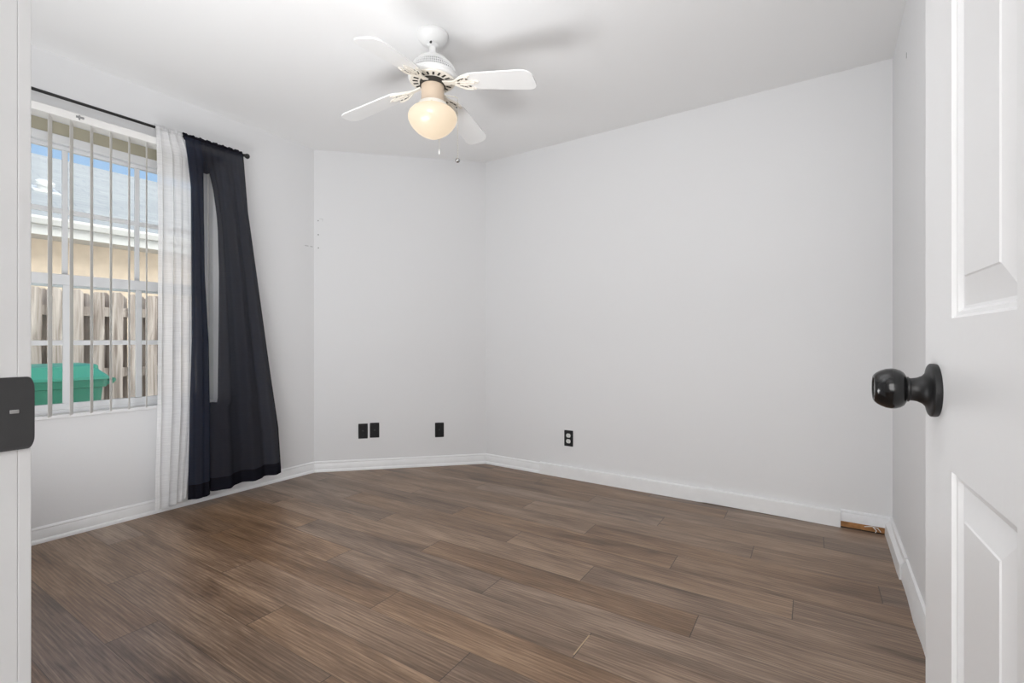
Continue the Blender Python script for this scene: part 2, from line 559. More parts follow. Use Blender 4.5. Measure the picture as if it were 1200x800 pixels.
link('wall_chip', bx(XR-0.0008, XR, 2.590, 2.600, 2.185, 2.208, bevel=0.0003, seg=1), 'mark', wall_right)

# ------------------------------------------------------------------ baseboards
prof = [(0, 0), (0.019, 0), (0.019, 0.010), (0.016, 0.017), (0.012, 0.020), (0.012, 0.058), (0.009, 0.064), (0.010, 0.070), (0.006, 0.077), (0, 0.079)]
k = math.tan(math.radians(22.5))
bm = bmesh.new()
sweep_profile(bm, prof, [((XL, YF), (1, 0)), ((XL, YB-CUT), (1, -k))])
struct('baseboard_left', bm, 'trim', smooth=30)
bm = bmesh.new()
sweep_profile(bm, prof, [((XL, YB-CUT), (1, -k)), ((XL+CUT, YB), (k, -1))])
struct('baseboard_corner', bm, 'trim', smooth=30)
# back wall: the old profiled board, exposed at both ends, and the flat board nailed over it
bm = bmesh.new()
sweep_profile(bm, prof, [((XL+CUT, YB), (k, -1)), ((-1.80, YB), (0, -1))])
struct('baseboard_back', bm, 'trim', smooth=30)
bm = bmesh.new()
a = [(-1.80, 0.0), (-1.30, 0.0), (-0.66, 0.001), (-0.62, 0.004), (-0.2, 0.002), (0.058, -0.001)]
rings = []
for x, z in a:
    rings.append([bm.verts.new(p) for p in ((x, YB, z), (x, YB-0.021, z), (x, YB-0.021, z+0.080), (x, YB-0.018, z+0.084), (x, YB, z+0.085))])
for p, q in zip(rings, rings[1:]):
    for i in range(5): bm.faces.new((p[i], p[(i+1) % 5], q[(i+1) % 5], q[i]))
bm.faces.new(rings[0][::-1]); bm.faces.new(rings[-1])
struct('baseboard_back_board', bm, 'trim')
oldprof = [(0, 0.034), (0.012, 0.034), (0.012, 0.072), (0.009, 0.079), (0.010, 0.085), (0.006, 0.092), (0, 0.094)]
bm = bmesh.new()
sweep_profile(bm, oldprof, [((0.058, YB), (0, -1)), ((XR, YB), (0, -1))])
struct('baseboard_back_old', bm, 'trim_worn', smooth=30)
# bare strip under it
bm = bmesh.new()
box(bm, 0.058, 0.252, YB-0.010, YB, 0.004, 0.034)
struct('trim_3', bm, 'bare_wood')
bm = bmesh.new()
box(bm, 0.058, 0.252, YB-0.013, YB, 0.0, 0.005)
struct('trim_4', bm, 'dark_gap')
# right wall: warped board in two lengths, its foot kicked out into the room
def warped(name, stations, mat):
    bm = bmesh.new()
    rings = []
    for y, foot_x, top_x, h in stations:
        rings.append([bm.verts.new(p) for p in (
            (XR, y, 0), (foot_x, y, 0), (foot_x+0.002, y, h*0.62), (top_x-0.003, y, h*0.80), (top_x, y, h*0.97), (top_x+0.006, y, h), (XR, y, h))])
    n = len(rings[0])
    for p, q in zip(rings, rings[1:]):
        for i in range(n): bm.faces.new((p[i], p[(i+1) % n], q[(i+1) % n], q[i]))
    bm.faces.new(rings[0][::-1]); bm.faces.new(rings[-1])
    return struct(name, bm, mat, smooth=25)
warped('baseboard_right', [(3.115, 0.244, 0.266, 0.094), (3.00, 0.246, 0.266, 0.094), (2.80, 0.247, 0.265, 0.095), (2.62, 0.247, 0.266, 0.096), (2.558, 0.249, 0.267, 0.096)], 'trim')
warped('baseboard_right_length', [(2.553, 0.256, 0.268, 0.094), (2.40, 0.257, 0.268, 0.094), (2.20, 0.253, 0.267, 0.096), (2.05, 0.257, 0.267, 0.098), (1.60, 0.258, 0.266, 0.098), (0.16, 0.260, 0.267, 0.098)], 'trim')
# old caulk crack along that board
link('caulk_crack', bx(0.2645, 0.2665, 2.06, 2.40, 0.0730, 0.0745), 'mark', bpy.data.objects['baseboard_right_length'])
# loose drywall tape / splinters in the gap
bm = bmesh.new()
tube(bm, [(0.16, YB-0.018, 0.026), (0.19, YB-0.022, 0.034), (0.215, YB-0.020, 0.030), (0.228, YB-0.020, 0.012)], 0.0022, 6)
tube(bm, [(0.195, YB-0.020, 0.033), (0.21, YB-0.024, 0.016), (0.205, YB-0.022, 0.006)], 0.0025, 6)
o = link('loose_strand', bm, 'socket')
tag(o, 'pale frayed strand curled against the bare wood strip in the far right corner', 'strand')
# chipped pale plank edge in the floor
o = link('chipped_edge', bx(-0.6745, -0.6700, 1.374, 1.494, 0.0, 0.0007), 'socket', bpy.data.objects['floor'])
M['chip'] = plain('pale_chip', (0.46, 0.34, 0.22), 0.8)
o.data.materials[0] = M['chip']

# ------------------------------------------------------------------ window
win = bpy.data.objects.new('window_1', None)
COL.objects.link(win)
win.location = (XL, 0, 0)
win['kind'] = 'structure'
def wpart(name, bm, mat, **k):
    o = link(name, bm, mat, win, **k)
    o.matrix_parent_inverse = Matrix.Translation((-XL, 0, 0))
    return o
bm = bmesh.new()
FX0, FX1 = XL-0.115, XL-0.055
FT = 2.056
box(bm, FX0, FX1, WY0, WY0+0.036, WZ0, FT, bevel=0.002)
box(bm, FX0, FX1, WY1-0.036, WY1, WZ0, FT, bevel=0.002)
box(bm, FX0, FX1, WY0+0.036, WY1-0.036, FT-0.045, FT, bevel=0.002)
box(bm, FX0, FX1, WY0+0.036, WY1-0.036, WZ0, WZ0+0.030, bevel=0.002)
wpart('window_frame', bm, 'frame')
wpart('head_board', bx(FX0+0.02, FX1-0.006, WY0, WY1, FT, WZ1), 'soffit')
def sash(name, x0, x1, z0, z1, rail_b, rail_t, mz, mw):
    bm = bmesh.new()
    y0, y1 = WY0+0.036, WY1-0.036
    box(bm, x0, x1, y0, y0+0.022, z0, z1, bevel=0.0015)
    box(bm, x0, x1, y1-0.022, y1, z0, z1, bevel=0.0015)
    box(bm, x0, x1, y0+0.022, y1-0.022, z0, z0+rail_b, bevel=0.0015)
    box(bm, x0, x1, y0+0.022, y1-0.022, z1-rail_t, z1, bevel=0.0015)
    wpart(name, bm, 'frame')
    bm = bmesh.new()
    xm = (x0+x1)/2
    for ym in (0.478+0.314, 0.478+0.628):
        box(bm, xm-0.006, xm+0.006, ym-mw/2, ym+mw/2, z0+rail_b, z1-rail_t, bevel=0.002)
    for a_, b_ in ((y0+0.022, 0.792-mw/2), (0.792+mw/2, 1.106-mw/2), (1.106+mw/2, y1-0.022)):
        box(bm, xm-0.006, xm+0.006, a_, b_, mz-0.013, mz+0.013, bevel=0.002)
    wpart('muntin_grid', bm, 'frame')
    wpart('glass_pane', bx(xm-0.002, xm+0.002, y0+0.01, y1-0.01, z0+0.01, z1-0.01), 'glass')
sash('upper_sash', XL-0.110, XL-0.085, 1.275, FT-0.045, 0.060, 0.020, 1.672, 0.023)
sash('lower_sash', XL-0.084, XL-0.060, WZ0+0.030, 1.340, 0.030, 0.055, 0.985, 0.029)
bm = bmesh.new()
box(bm, FX1-0.001, XL+0.012, WY0, WY1, WZ0-0.006, WZ0+0.012, bevel=0.003)
wpart('window_sill', bm, 'trim')

# ------------------------------------------------------------------ vertical blind
bl = empty('vertical_blind', (XL, 0.96, 2.10))
tag(bl, 'white vertical blind with its slats turned open in front of the window', 'blind')
def under(root, name, bm, mat, **k):
    """mesh given in world coordinates, parented to a root that sits somewhere else"""
    o = link(name, bm, mat, root, **k)
    o.matrix_parent_inverse = Matrix.Translation(-root.location)
    return o
SX = XL+0.047
hr = under(bl, 'head_rail', bx(XL+0.006, XL+0.088, 0.42, 1.495, 2.102, 2.142, bevel=0.003), 'blind')
bm = bmesh.new()
box(bm, XL+0.088, XL+0.092, 0.790, 0.822, 2.120, 2.130, bevel=0.001)
box(bm, XL+0.088, XL+0.094, 0.800, 0.806, 2.112, 2.134, bevel=0.001)
o = under(bl, 'valance_clip', bm, 'mark')
tag(o, 'small dark valance clip')
ang = math.radians(22.5)
for kx in range(-3, 10):
    y = 0.703+0.080*kx
    bm = bmesh.new()
    W = 0.089
    n = 6
    dx, dy = math.cos(ang), -math.sin(ang)
    px, py = math.sin(ang), math.cos(ang)
    cols = []
    for i in range(n+1):
        s = (i/n-0.5)*W
        bow = 0.003*(1-(2*i/n-1)**2)
        for_pt = []
        for side in (-0.0006, 0.0006):
            for z in (0.622, 2.104):
                for_pt.append(bm.verts.new((SX+dx*s+px*(bow+side), y+dy*s+py*(bow+side), z)))
        cols.append(for_pt)
    for a_, b_ in zip(cols, cols[1:]):
        bm.faces.new((a_[0], b_[0], b_[1], a_[1]))
        bm.faces.new((a_[2], a_[3], b_[3], b_[2]))
        bm.faces.new((a_[0], a_[2], b_[2], b_[0]))
        bm.faces.new((a_[1], b_[1], b_[3], a_[3]))
    bm.faces.new((cols[0][0], cols[0][1], cols[0][3], cols[0][2]))
    bm.faces.new((cols[-1][0], cols[-1][2], cols[-1][3], cols[-1][1]))
    under(bl, 'slat', bm, 'slat')

# ------------------------------------------------------------------ curtain rod
RX, RZ = XL+0.100, 2.192
rod = empty('curtain_rod', (RX, 1.0, RZ))
tag(rod, 'thin black curtain rod with ball end across the top of the window', 'curtain rod')
bm = bmesh.new()
tube(bm, [(RX, 0.30, RZ), (RX, 1.612, RZ)], 0.0075, 14)
under(rod, 'pole', bm, 'black_matte', smooth=True)
for y0, d in ((1.612, 1), (0.30, -1)):
    bm = bmesh.new()
    pr = [(0.009, 0), (0.010, 0.004), (0.0075, 0.007), (0.012, 0.011), (0.0158, 0.018), (0.0165, 0.024), (0.0145, 0.031), (0.009, 0.036), (0.002, 0.038)]
    lathe(bm, pr, 24, Matrix.Translation((RX, y0, RZ)) @ Matrix.Rotation(-PI/2*d, 4, 'X'))
    under(rod, 'finial', bm, 'black_matte', smooth=True)
for y0 in (0.36, 1.272):
    bm = bmesh.new()
    box(bm, XL, XL+0.004, y0-0.010, y0+0.010, RZ-0.035, RZ+0.020)
    box(bm, XL+0.003, RX, y0-0.004, y0+0.004, RZ-0.016, RZ-0.008)
    under(rod, 'bracket', bm, 'black_matte')

# ------------------------------------------------------------------ curtains
def cloth(name, root, cols, zs, mat, drop=None, two=None, split=0):
    """cols(u_index, z) -> (x, y); grid mesh of cloth"""
    bm = bmesh.new()
    nu = cols['n']
    lay = bm.faces.layers.int.new('layer')
    g = [[bm.verts.new(cols['f'](i, z, j)) for i in range(nu)] for j, z in enumerate(zs)]
    for j in range(len(zs)-1):
        for i in range(nu-1):
            if drop and drop(i, (zs[j]+zs[j+1])/2): continue
            f = bm.faces.new((g[j][i], g[j][i+1], g[j+1][i+1], g[j+1][i]))
            f[lay] = 1 if i >= split else 0
    if two:
        bm.faces.ensure_lookup_table()
        for f in bm.faces:
            f.material_index = 1 if f[lay] else 0
        return under(root, name, bm, mat, smooth=60, mats=[mat, two])
    return under(root, name, bm, mat, smooth=60)

# white sheer
sh = empty('sheer_curtain', (RX, 1.19, 0.07))
tag(sh, 'narrow white see-through curtain hanging beside the dark one', 'curtain')
NS = 100
def sheer_pt(i, z, j, hem=0.0):
    u = i/(NS-1)
    y0 = lerp_curve([(0.06, 1.119), (0.25, 1.120), (0.6, 1.128), (1.7, 1.134), (2.18, 1.126)], z)
    y1 = lerp_curve([(0.06, 1.276), (0.6, 1.318), (1.7, 1.325), (2.05, 1.322), (2.18, 1.262)], z)
    amp = lerp_curve([(0.06, 0.013), (1.0, 0.015), (1.9, 0.010), (2.16, 0.005)], z)
    ph = 0.5*math.sin(1.7*z)
    # folds crowd towards the right hand side
    uu = u**0.9
    y = y0+(y1-y0)*uu + 0.006*math.sin(2*PI*3.9*u+ph+0.8)*(u > 0.02)
    back = max(0.0, min(1.0, (y-1.235)/0.03))*max(0.0, min(1.0, (2.17-z)/0.1))
    x = RX+0.016-0.010*back+amp*(1-0.8*back)*math.sin(2*PI*3.9*u+ph) + 0.0015*math.sin(2*PI*9*u+2+z)
    # foot: left corner hangs lowest
    zz = z
    if z < 0.3:
        zz = z + (0.3-z)/0.3*0.035*max(0, (u-0.25))
    return (x+hem, y, zz)
zs = [0.048+(2.180-0.048)*t/50 for t in range(51)]
cloth('panel', sh, {'n': NS, 'f': sheer_pt}, zs, 'sheer')
zs2 = [0.048+0.068*t/4 for t in range(5)]
cloth('hem', sh, {'n': NS, 'f': lambda i, z, j: sheer_pt(i, z, j, 0.0015)}, zs2, 'sheer_hem')
# rod pocket, gathered round the pole
def pocket(name, root, ya, yb, mat, r, ruff, nr):
    bm = bmesh.new()
    n = max(30, int((yb-ya)/0.003))
    sec = [(r, -1.9), (r, -1.1), (r*1.02, 0), (r*0.9, 0.6), (r*1.15, 1.35), (r*1.15, 1.75), (r*0.9, 2.5), (r, 3.14), (r, 4.2), (r, 4.38)]
    rings = []
    for i in range(n+1):
        t = i/n
        y = ya+(yb-ya)*t
        f = ruff*math.sin(2*PI*nr*t)+0.6*ruff*math.sin(2*PI*nr*2.3*t+1)
        rings.append([bm.verts.new((RX+(rr+f*(1.0 if a_ < 2.2 else 0.5))*math.cos(a_), y+0.3*f, RZ+(rr+f*1.2)*math.sin(a_))) for rr, a_ in sec])
    for p, q in zip(rings, rings[1:]):
        for k_ in range(len(sec)-1):
            bm.faces.new((p[k_], p[k_+1], q[k_+1], q[k_]))
    return under(root, name, bm, mat, smooth=60)
pocket('rod_pocket', sh, 1.122, 1.258, 'sheer_hem', 0.0150, 0.002, 12)

# dark curtain
dc = empty('dark_curtain', (RX, 1.5, 0.06))
tag(dc, 'dark navy curtain swept out to the right at its foot, right of the window', 'curtain')
NL, NG, NR = 16, 4, 46
ND = NL+NG+NR
def dark_pt(i, z, j, hem=0.0):
    L0 = lerp_curve([(0.07, 1.280), (0.59, 1.289), (0.99, 1.298), (1.9, 1.294), (2.08, 1.275), (2.19, 1.262)], z)
    L1 = lerp_curve([(0.07, 1.401), (0.62, 1.401), (0.99, 1.396), (1.40, 1.374), (2.08, 1.366), (2.19, 1.350)], z)
    L2 = lerp_curve([(0.07, 1.405), (0.60, 1.410), (0.625, 1.432), (1.41, 1.430), (1.75, 1.419), (1.90, 1.407), (2.07, 1.378), (2.19, 1.366)], z)
    L3 = lerp_curve([(0.10, 1.839), (0.41, 1.821), (0.82, 1.761), (1.33, 1.692), (1.82, 1.626), (2.18, 1.599)], z)
    spread = max(0.0, min(1.0, (2.17-z)/0.5))
    if i < NL:
        u = i/(NL-1)
        y = L0+(L1-L0)*u
        x = RX+0.022+0.026*math.sin(PI*u)*spread+0.006*math.sin(2*PI*2.5*u+0.7*z)*(0.4+spread)
    elif i < NL+NG:
        u = (i-NL+1)/(NG+1)
        y = L1+(L2-L1)*u
        x = RX+0.020-0.010*math.sin(PI*u)*spread
    else:
        u = (i-NL-NG)/(NR-1)
        y = L2+(L3-L2)*u
        lean = u-0.35*(1-u)*u
        fold = math.sin(2*PI*2.6*lean+0.9*z-0.6)*0.032*spread*(1-0.45*u)+math.sin(2*PI*6*u+1.6*z)*0.004*(0.5+spread)
        x = RX+0.022+fold+0.022*spread
        # wrinkle near the foot
        x += 0.008*math.exp(-((z-0.33-0.15*(u-0.4))/0.05)**2)*math.sin(PI*u)
    zz = z
    if z < 0.35:
        f = (0.35-z)/0.35
        if i < NL: zz = z+f*0.004*math.sin(i)
        else: zz = z+f*(0.022+0.020*max(0, (i-NL)/(NG+NR)))
    return (x+hem, y, zz)
zs = [0.064+(2.186-0.064)*t/80 for t in range(81)]
gap = lambda i, z: NL-1 <= i < NL+NG and 0.618 < z < 2.00
cloth('panel', dc, {'n': ND, 'f': dark_pt}, zs, 'dark_cloth', drop=gap, two='drape_cloth', split=NL-1)
zs2 = [0.064+0.085*t/4 for t in range(5)]
cloth('hem', dc, {'n': ND, 'f': lambda i, z, j: dark_pt(i, z, j, 0.0018)}, zs2, 'hem_cloth')
# stitched side hem on the free edge
def side_pt(i, z, j):
    a_ = Vector(dark_pt(ND-1, z, j)); b_ = Vector(dark_pt(ND-2, z, j))
    p = a_+(b_-a_)*(i/2*0.9)
    return (p.x+0.0016, p.y, p.z)
cloth('side_hem', dc, {'n': 3, 'f': side_pt}, zs, 'hem_cloth')
pocket('rod_pocket', dc, 1.262, 1.600, 'hem_cloth', 0.0165, 0.0022, 8)

# ------------------------------------------------------------------ wall plates
def rounded_rect(w_, h_, r, n=4):
    pts = []
    for cx_, cy_, a0 in ((w_/2-r, h_/2-r, 0), (-w_/2+r, h_/2-r, 90), (-w_/2+r, -h_/2+r, 180), (w_/2-r, -h_/2+r, 270)):
        for i in range(n+1):
            a_ = math.radians(a0+90*i/n)
            pts.append((cx_+r*math.cos(a_), cy_+r*math.sin(a_)))
    return pts
def plate_root(name, pos, face):
    """face = angle of the outward normal; local: x along wall, y up, z outward"""
    o = empty(name, pos)
    nrm = Vector((math.cos(face), math.sin(face), 0))
    up = Vector((0, 0, 1))
    xa = up.cross(nrm)
    o.matrix_world = Matrix.Translation(pos) @ Matrix((xa, up, nrm)).transposed().to_4x4()
    return o
def cover(root):
    bm = bmesh.new()
    p0 = rounded_rect(0.070, 0.115, 0.004)
    p1 = rounded_rect(0.066, 0.111, 0.004)
    rings = [[bm.verts.new((x, y, z)) for x, y in p] for p, z in ((p0, 0.0), (p0, 0.003), (p1, 0.0058))]
    for a_, b_ in zip(rings, rings[1:]):
        for i in range(len(a_)): bm.faces.new((a_[i], a_[(i+1) % len(a_)], b_[(i+1) % len(a_)], b_[i]))
    bm.faces.new(rings[0][::-1]); bm.faces.new(rings[-1])
    link('cover_plate', bm, 'plate', root)
def screws(root, ys):
    for y in ys:
        bm = bmesh.new()
        lathe(bm, [(0.0032, 0.0056), (0.0032, 0.0064), (0.002, 0.0068)], 12)
        bmesh.ops.translate(bm, verts=bm.verts, vec=(0, y, 0))
        link('screw', bm, 'black_matte', root)
def jack_plate(a, z, label):
    r = plate_root('wall_plate', cut_pt(a, z, 0.0), math.radians(-45))
    tag(r, label, 'wall plate', 'black jack plates on the short wall')
    cover(r)
    bm = bmesh.new()
    lathe(bm, [(0.0085, 0.0056), (0.0085, 0.0072), (0.0055, 0.0080), (0.0055, 0.0105), (0.002, 0.0105)], 18)
    link('jack', bm, 'jack', r, smooth=True)
    screws(r, (0.042, -0.042))
def a_of(x): return (x-XL)/s2
jack_plate(a_of(-2.9875), 0.296, 'left one of the paired black jack plates low on the short wall')
jack_plate(a_of(-2.9265), 0.300, 'right one of the paired black jack plates low on the short wall')
jack_plate(a_of(-2.5745), 0.284, 'single black jack plate low on the short wall beside the back corner')
r = plate_root('electrical_outlet', (-1.563, YB, 0.287), -PI/2)
tag(r, 'black outlet plate with two white round sockets low on the long back wall', 'outlet')
cover(r)
for y in (0.0205, -0.0205):
    bm = bmesh.new()
    pts = []
    for i in range(28):
        a_ = 2*PI*i/28
        pts.append((0.0172*math.cos(a_), max(-0.0142, min(0.0142, 0.0172*math.sin(a_)))+y))
    extrude_poly(bm, pts, 0.0050, 0.0072)
    so = link('socket_face', bm, 'socket', r)
    tag(so, 'white socket face')
    bm = bmesh.new()
    box(bm, -0.0075, -0.0050, y-0.001, y+0.0075, 0.0070, 0.0074)
    box(bm, 0.0050, 0.0075, y-0.001, y+0.0060, 0.0070, 0.0074)
    extrude_poly(bm, [(0.0026*math.cos(q*PI/6), y-0.0075+0.0026*math.sin(q*PI/6)) for q in range(12)], 0.0070, 0.0074)
    so2 = link('socket_slots', bm, 'slot', so)
screws(r, (0.0,))

# ------------------------------------------------------------------ ceiling fan
FC = Vector((-1.551, 1.671, 0))
fan = empty('ceiling_fan', (FC.x, FC.y, H))
tag(fan, 'white four-bladed ceiling fan with a lit schoolhouse globe', 'ceiling fan')
def fpart(name, bm, mat, parent=None, **k):
    """meshes are given with the fan axis at the origin and true heights; shifted to the fan root"""
    bmesh.ops.translate(bm, verts=bm.verts, vec=(0, 0, -H))
    return link(name, bm, mat, parent or fan, **k)
bm = bmesh.new()
lathe(bm, [(0.070, H), (0.073, H-0.004), (0.073, H-0.012), (0.070, H-0.020), (0.060, H-0.034), (0.045, H-0.046), (0.030, H-0.052)], 48)
can = fpart('canopy', bm, 'fan_white', smooth=True)
bm = bmesh.new()
lathe(bm, [(0.026, H-0.046), (0.028, H-0.052), (0.024, H-0.058), (0.0165, H-0.062), (0.0165, 2.335)], 28)
fpart('downrod', bm, 'fan_white', smooth=True)
bm = bmesh.new()
lathe(bm, [(0.006, 0), (0.006, 0.004)], 10, Matrix.Translation((0.014, -0.026, H-0.055)) @ Matrix.Rotation(PI/2, 4, 'X'))
fpart('set_screw', bm, 'fan_dark')
bm = bmesh.new()
lathe(bm, [(0.021, 2.350), (0.023, 2.334), (0.048, 2.328), (0.072, 2.314), (0.087, 2.292)], 56)
lathe(bm, [(0.1110, 2.248), (0.1145, 2.244), (0.1150, 2.238), (0.1125, 2.235), (0.1145, 2.231), (0.1130, 2.226), (0.106, 2.221), (0.060, 2.220)], 56)
motor = fpart('motor_housing', bm, 'fan_white', smooth=True)
bm = bmesh.new()
lathe(bm, [(0.086, 2.292), (0.099, 2.276), (0.107, 2.260), (0.1095, 2.248)], 56, cap0=False, cap1=False)
fpart('grille_mesh', bm, 'fan_dark', motor, smooth=True)
# perforated band: fine ribs standing over the dark mesh
bm = bmesh.new()
for i in range(72):
    a_ = 2*PI*i/72
    pts = [(0.0870, 2.2935), (0.1000, 2.2775), (0.1080, 2.2615), (0.1110, 2.2475)]
    tube(bm, [(r_*math.cos(a_), r_*math.sin(a_), z_) for r_, z_ in pts], 0.0027, 5)
for r_, z_ in ((0.0945, 2.2850), (0.1045, 2.2695), (0.1098, 2.2560)):
    tube(bm, [(r_*math.cos(2*PI*i/72), r_*math.sin(2*PI*i/72), z_) for i in range(73)], 0.0018, 5)
fpart('grille_ribs', bm, 'fan_white', motor, smooth=True)
# flange ring with ventilation slots under the motor
bm = bmesh.new()
lathe(bm, [(0.052, 2.2205), (0.104, 2.2205), (0.107, 2.2170), (0.104, 2.2135), (0.052, 2.2135)], 56, cap0=False, cap1=False)
fl = fpart('flange_ring', bm, 'fan_cream', smooth=30)
bm = bmesh.new()
for i in range(20):
    a_ = 2*PI*(i+0.5)/20
    box(bm, 0.069, 0.093, -0.0050, 0.0050, 2.2122, 2.2138, mtx=Matrix.Rotation(a_, 4, 'Z'), bevel=0.0006, seg=1)
fpart('vent_slots', bm, 'fan_slot', fl)
bm = bmesh.new()
lathe(bm, [(0.060, 2.2210), (0.060, 2.1930)], 40)
fpart('rotor_hub', bm, 'fan_slot', smooth=True)
# switch housing (tan), fitter and globe
bm = bmesh.new()
lathe(bm, [(0.046, 2.2120), (0.053, 2.2090), (0.054, 2.2050), (0.053, 2.1400), (0.055, 2.1260), (0.056, 2.1120), (0.050, 2.1080)], 48)
sw = fpart('switch_housing', bm, 'fan_tan', smooth=True)
bm = bmesh.new()
lathe(bm, [(0.050, 2.1120), (0.066, 2.1100), (0.0685, 2.1050), (0.0685, 2.0920), (0.062, 2.0880)], 48)
fit = fpart('globe_fitter', bm, 'fan_cream', smooth=True)
for i in range(3):
    bm = bmesh.new()
    a_ = 2*PI*i/3-0.9
    lathe(bm, [(0.0045, 0.062), (0.0045, 0.072), (0.003, 0.074)], 10, Matrix.Translation((0, 0, 2.0980)) @ Matrix.Rotation(a_, 4, 'Z') @ Matrix.Rotation(PI/2, 4, 'Y'))
    fpart('thumb_screw', bm, 'fan_cream', fit)
bm = bmesh.new()
lathe(bm, [(0.058, 2.100), (0.060, 2.094), (0.078, 2.089), (0.098, 2.078), (0.110, 2.064), (0.1145, 2.050), (0.1135, 2.036), (0.106, 2.018), (0.095, 2.002), (0.078, 1.984), (0.057, 1.969), (0.034, 1.957), (0.012, 1.951), (0.003, 1.950)], 64)
fpart('globe', bm, 'globe', smooth=True)
# pull chains
cr, sr = math.cos(YAW), math.sin(YAW)
def cam_off(right, toward):
    """offset in the room: right along the view's right, toward the doorway"""
    return Vector((right*cr+toward*sr, right*sr-toward*cr, 0))
def chain(top, bottom, name):
    bm = bmesh.new()
    n = 24
    for i in range(n+1):
        p = Vector(top)+(Vector(bottom)-Vector(top))*(i/n)
        bmesh.ops.create_icosphere(bm, subdivisions=1, radius=0.0017, matrix=Matrix.Translation(p))
    tube(bm, [top, bottom], 0.0007, 5)
    return fpart(name, bm, 'chain', smooth=True)
q = cam_off(0.004, 0.058)
a0 = (q.x, q.y, 2.150)
q2 = cam_off(-0.072, 0.095)
# long chain with dark ball, on the right
q = cam_off(0.118, 0.0); q0 = cam_off(0.055, 0.005)
bm = bmesh.new()
tube(bm, [(q0.x, q0.y, 2.150), (q.x*0.9, q.y*0.9, 2.146), (q.x, q.y, 2.138)], 0.0016, 6)
fpart('chain_arm', bm, 'chain')
ch = chain((q.x, q.y, 2.140), (q.x, q.y, 1.856), 'pull_chain')
bm = bmesh.new()
bmesh.ops.create_uvsphere(bm, u_segments=20, v_segments=14, radius=0.0115, matrix=Matrix.Translation((q.x, q.y, 1.846)))
fpart('chain_ball', bm, 'chrome', ch, smooth=True)
# short light chain, hanging behind the globe and showing below it
q = cam_off(0.022, -0.06); q0 = cam_off(0.02, -0.05)
ch = chain((q0.x, q0.y, 2.150), (q.x*1.02, q.y*1.02, 1.920), 'pull_chain')
bm = bmesh.new()
lathe(bm, [(0.002, 1.922), (0.004, 1.917), (0.0055, 1.906), (0.004, 1.898), (0.001, 1.896)], 12, Matrix.Translation((q.x*1.02, q.y*1.02, 0)))
fpart('chain_fob', bm, 'fan_white', ch, smooth=True)
# blades and irons
def blade_mesh():
    bm = bmesh.new()
    L0_, L1_ = 0.180, 0.513
    out_ = []
    def wdt(t): return 0.050+0.010*t
    pts = [(L0_, -0.040), (L0_+0.03, -0.052)]
    for i in range(1, 7):
        t = i/6; pts.append((L0_+0.03+(L1_-L0_-0.085)*t, -wdt(t)-0.002))
    for i in range(0, 7):
        a_ = -PI/2+PI/2*i/6
        pts.append((L1_-0.050+0.050*math.cos(a_), -0.020+0.042*math.sin(a_)))
    for i in range(0, 7):
        a_ = PI/2*i/6
        pts.append((L1_-0.040+0.040*math.cos(a_), 0.024+0.038*math.sin(a_)))
    for i in range(6, 0, -1):
        t = i/6; pts.append((L0_+0.03+(L1_-L0_-0.075)*t, wdt(t)+0.002))
    pts += [(L0_+0.03, 0.052), (L0_, 0.040)]
    extrude_poly(bm, pts, -0.003, 0.003)
    return bm
def iron_mesh():
    bm = bmesh.new()
    # arm from the hub
    pts = [(0.058, -0.014), (0.100, -0.010), (0.125, -0.016), (0.150, -0.034), (0.175, -0.046), (0.205, -0.049), (0.216, -0.044), (0.206, -0.036), (0.190, -0.030), (0.183, -0.020),
           (0.200, -0.012), (0.232, -0.008), (0.244, 0.0), (0.232, 0.008), (0.200, 0.012), (0.183, 0.020), (0.190, 0.030), (0.206, 0.036), (0.216, 0.044), (0.205, 0.049), (0.175, 0.046), (0.150, 0.034), (0.125, 0.016), (0.100, 0.010), (0.058, 0.014)]
    extrude_poly(bm, pts, -0.0095, -0.0035)
    # raised scrolls
    for s_ in (-1, 1):
        tube(bm, [(0.118, s_*0.010, -0.010), (0.140, s_*0.024, -0.0115), (0.165, s_*0.038, -0.0115), (0.195, s_*0.042, -0.0115), (0.205, s_*0.036, -0.011)], 0.0035, 6)
        tube(bm, [(0.128, s_*0.005, -0.010), (0.155, s_*0.010, -0.0115), (0.180, s_*0.008, -0.0115), (0.225, s_*0.003, -0.011)], 0.003, 6)
    return bm
def iron_slots():
    bm = bmesh.new()
    for s_ in (-1, 1):
        for x_, y_, l_, r_ in ((0.150, 0.018, 0.020, 0.5), (0.170, 0.026, 0.018, 0.35), (0.192, 0.024, 0.010, 0.0), (0.140, 0.003, 0.014, 0.1)):
            box(bm, -l_/2, l_/2, -0.0028, 0.0028, -0.0101, -0.0092, mtx=Matrix.Translation((x_, s_*y_, 0)) @ Matrix.Rotation(s_*r_, 4, 'Z'), bevel=0.0004, seg=1)
    return bm
ANG = math.radians(12.0)
droop = math.atan2(0.074, 0.42)
pitch = math.radians(-10)
for kk in range(4):
    mt = Matrix.Translation((0, 0, 2.205-H)) @ Matrix.Rotation(ANG+kk*PI/2, 4, 'Z') @ Matrix.Translation((0.06, 0, 0)) @ Matrix.Rotation(droop, 4, 'Y') @ Matrix.Translation((-0.06, 0, 0)) @ Matrix.Rotation(pitch, 4, 'X')
    ir = link('blade_iron', iron_mesh(), 'fan_cream', fan, smooth=30)
    ir.matrix_local = mt
    link('iron_slots', iron_slots(), 'fan_slot', ir)
    b_ = link('blade', blade_mesh(), 'fan_blade', fan)
    b_.matrix_local = mt

# ------------------------------------------------------------------ door, standing open against the right wall
DW, DH, DT = 0.71, 2.015, 0.035
FREE = Vector((0.1105, 0.849))          # room-side free edge of the visible face
ddir = Vector((0.045, -0.999)).normalized()   # from the free edge to the hinge
dn = Vector((-0.999, -0.045)).normalized()    # outward normal of the visible face
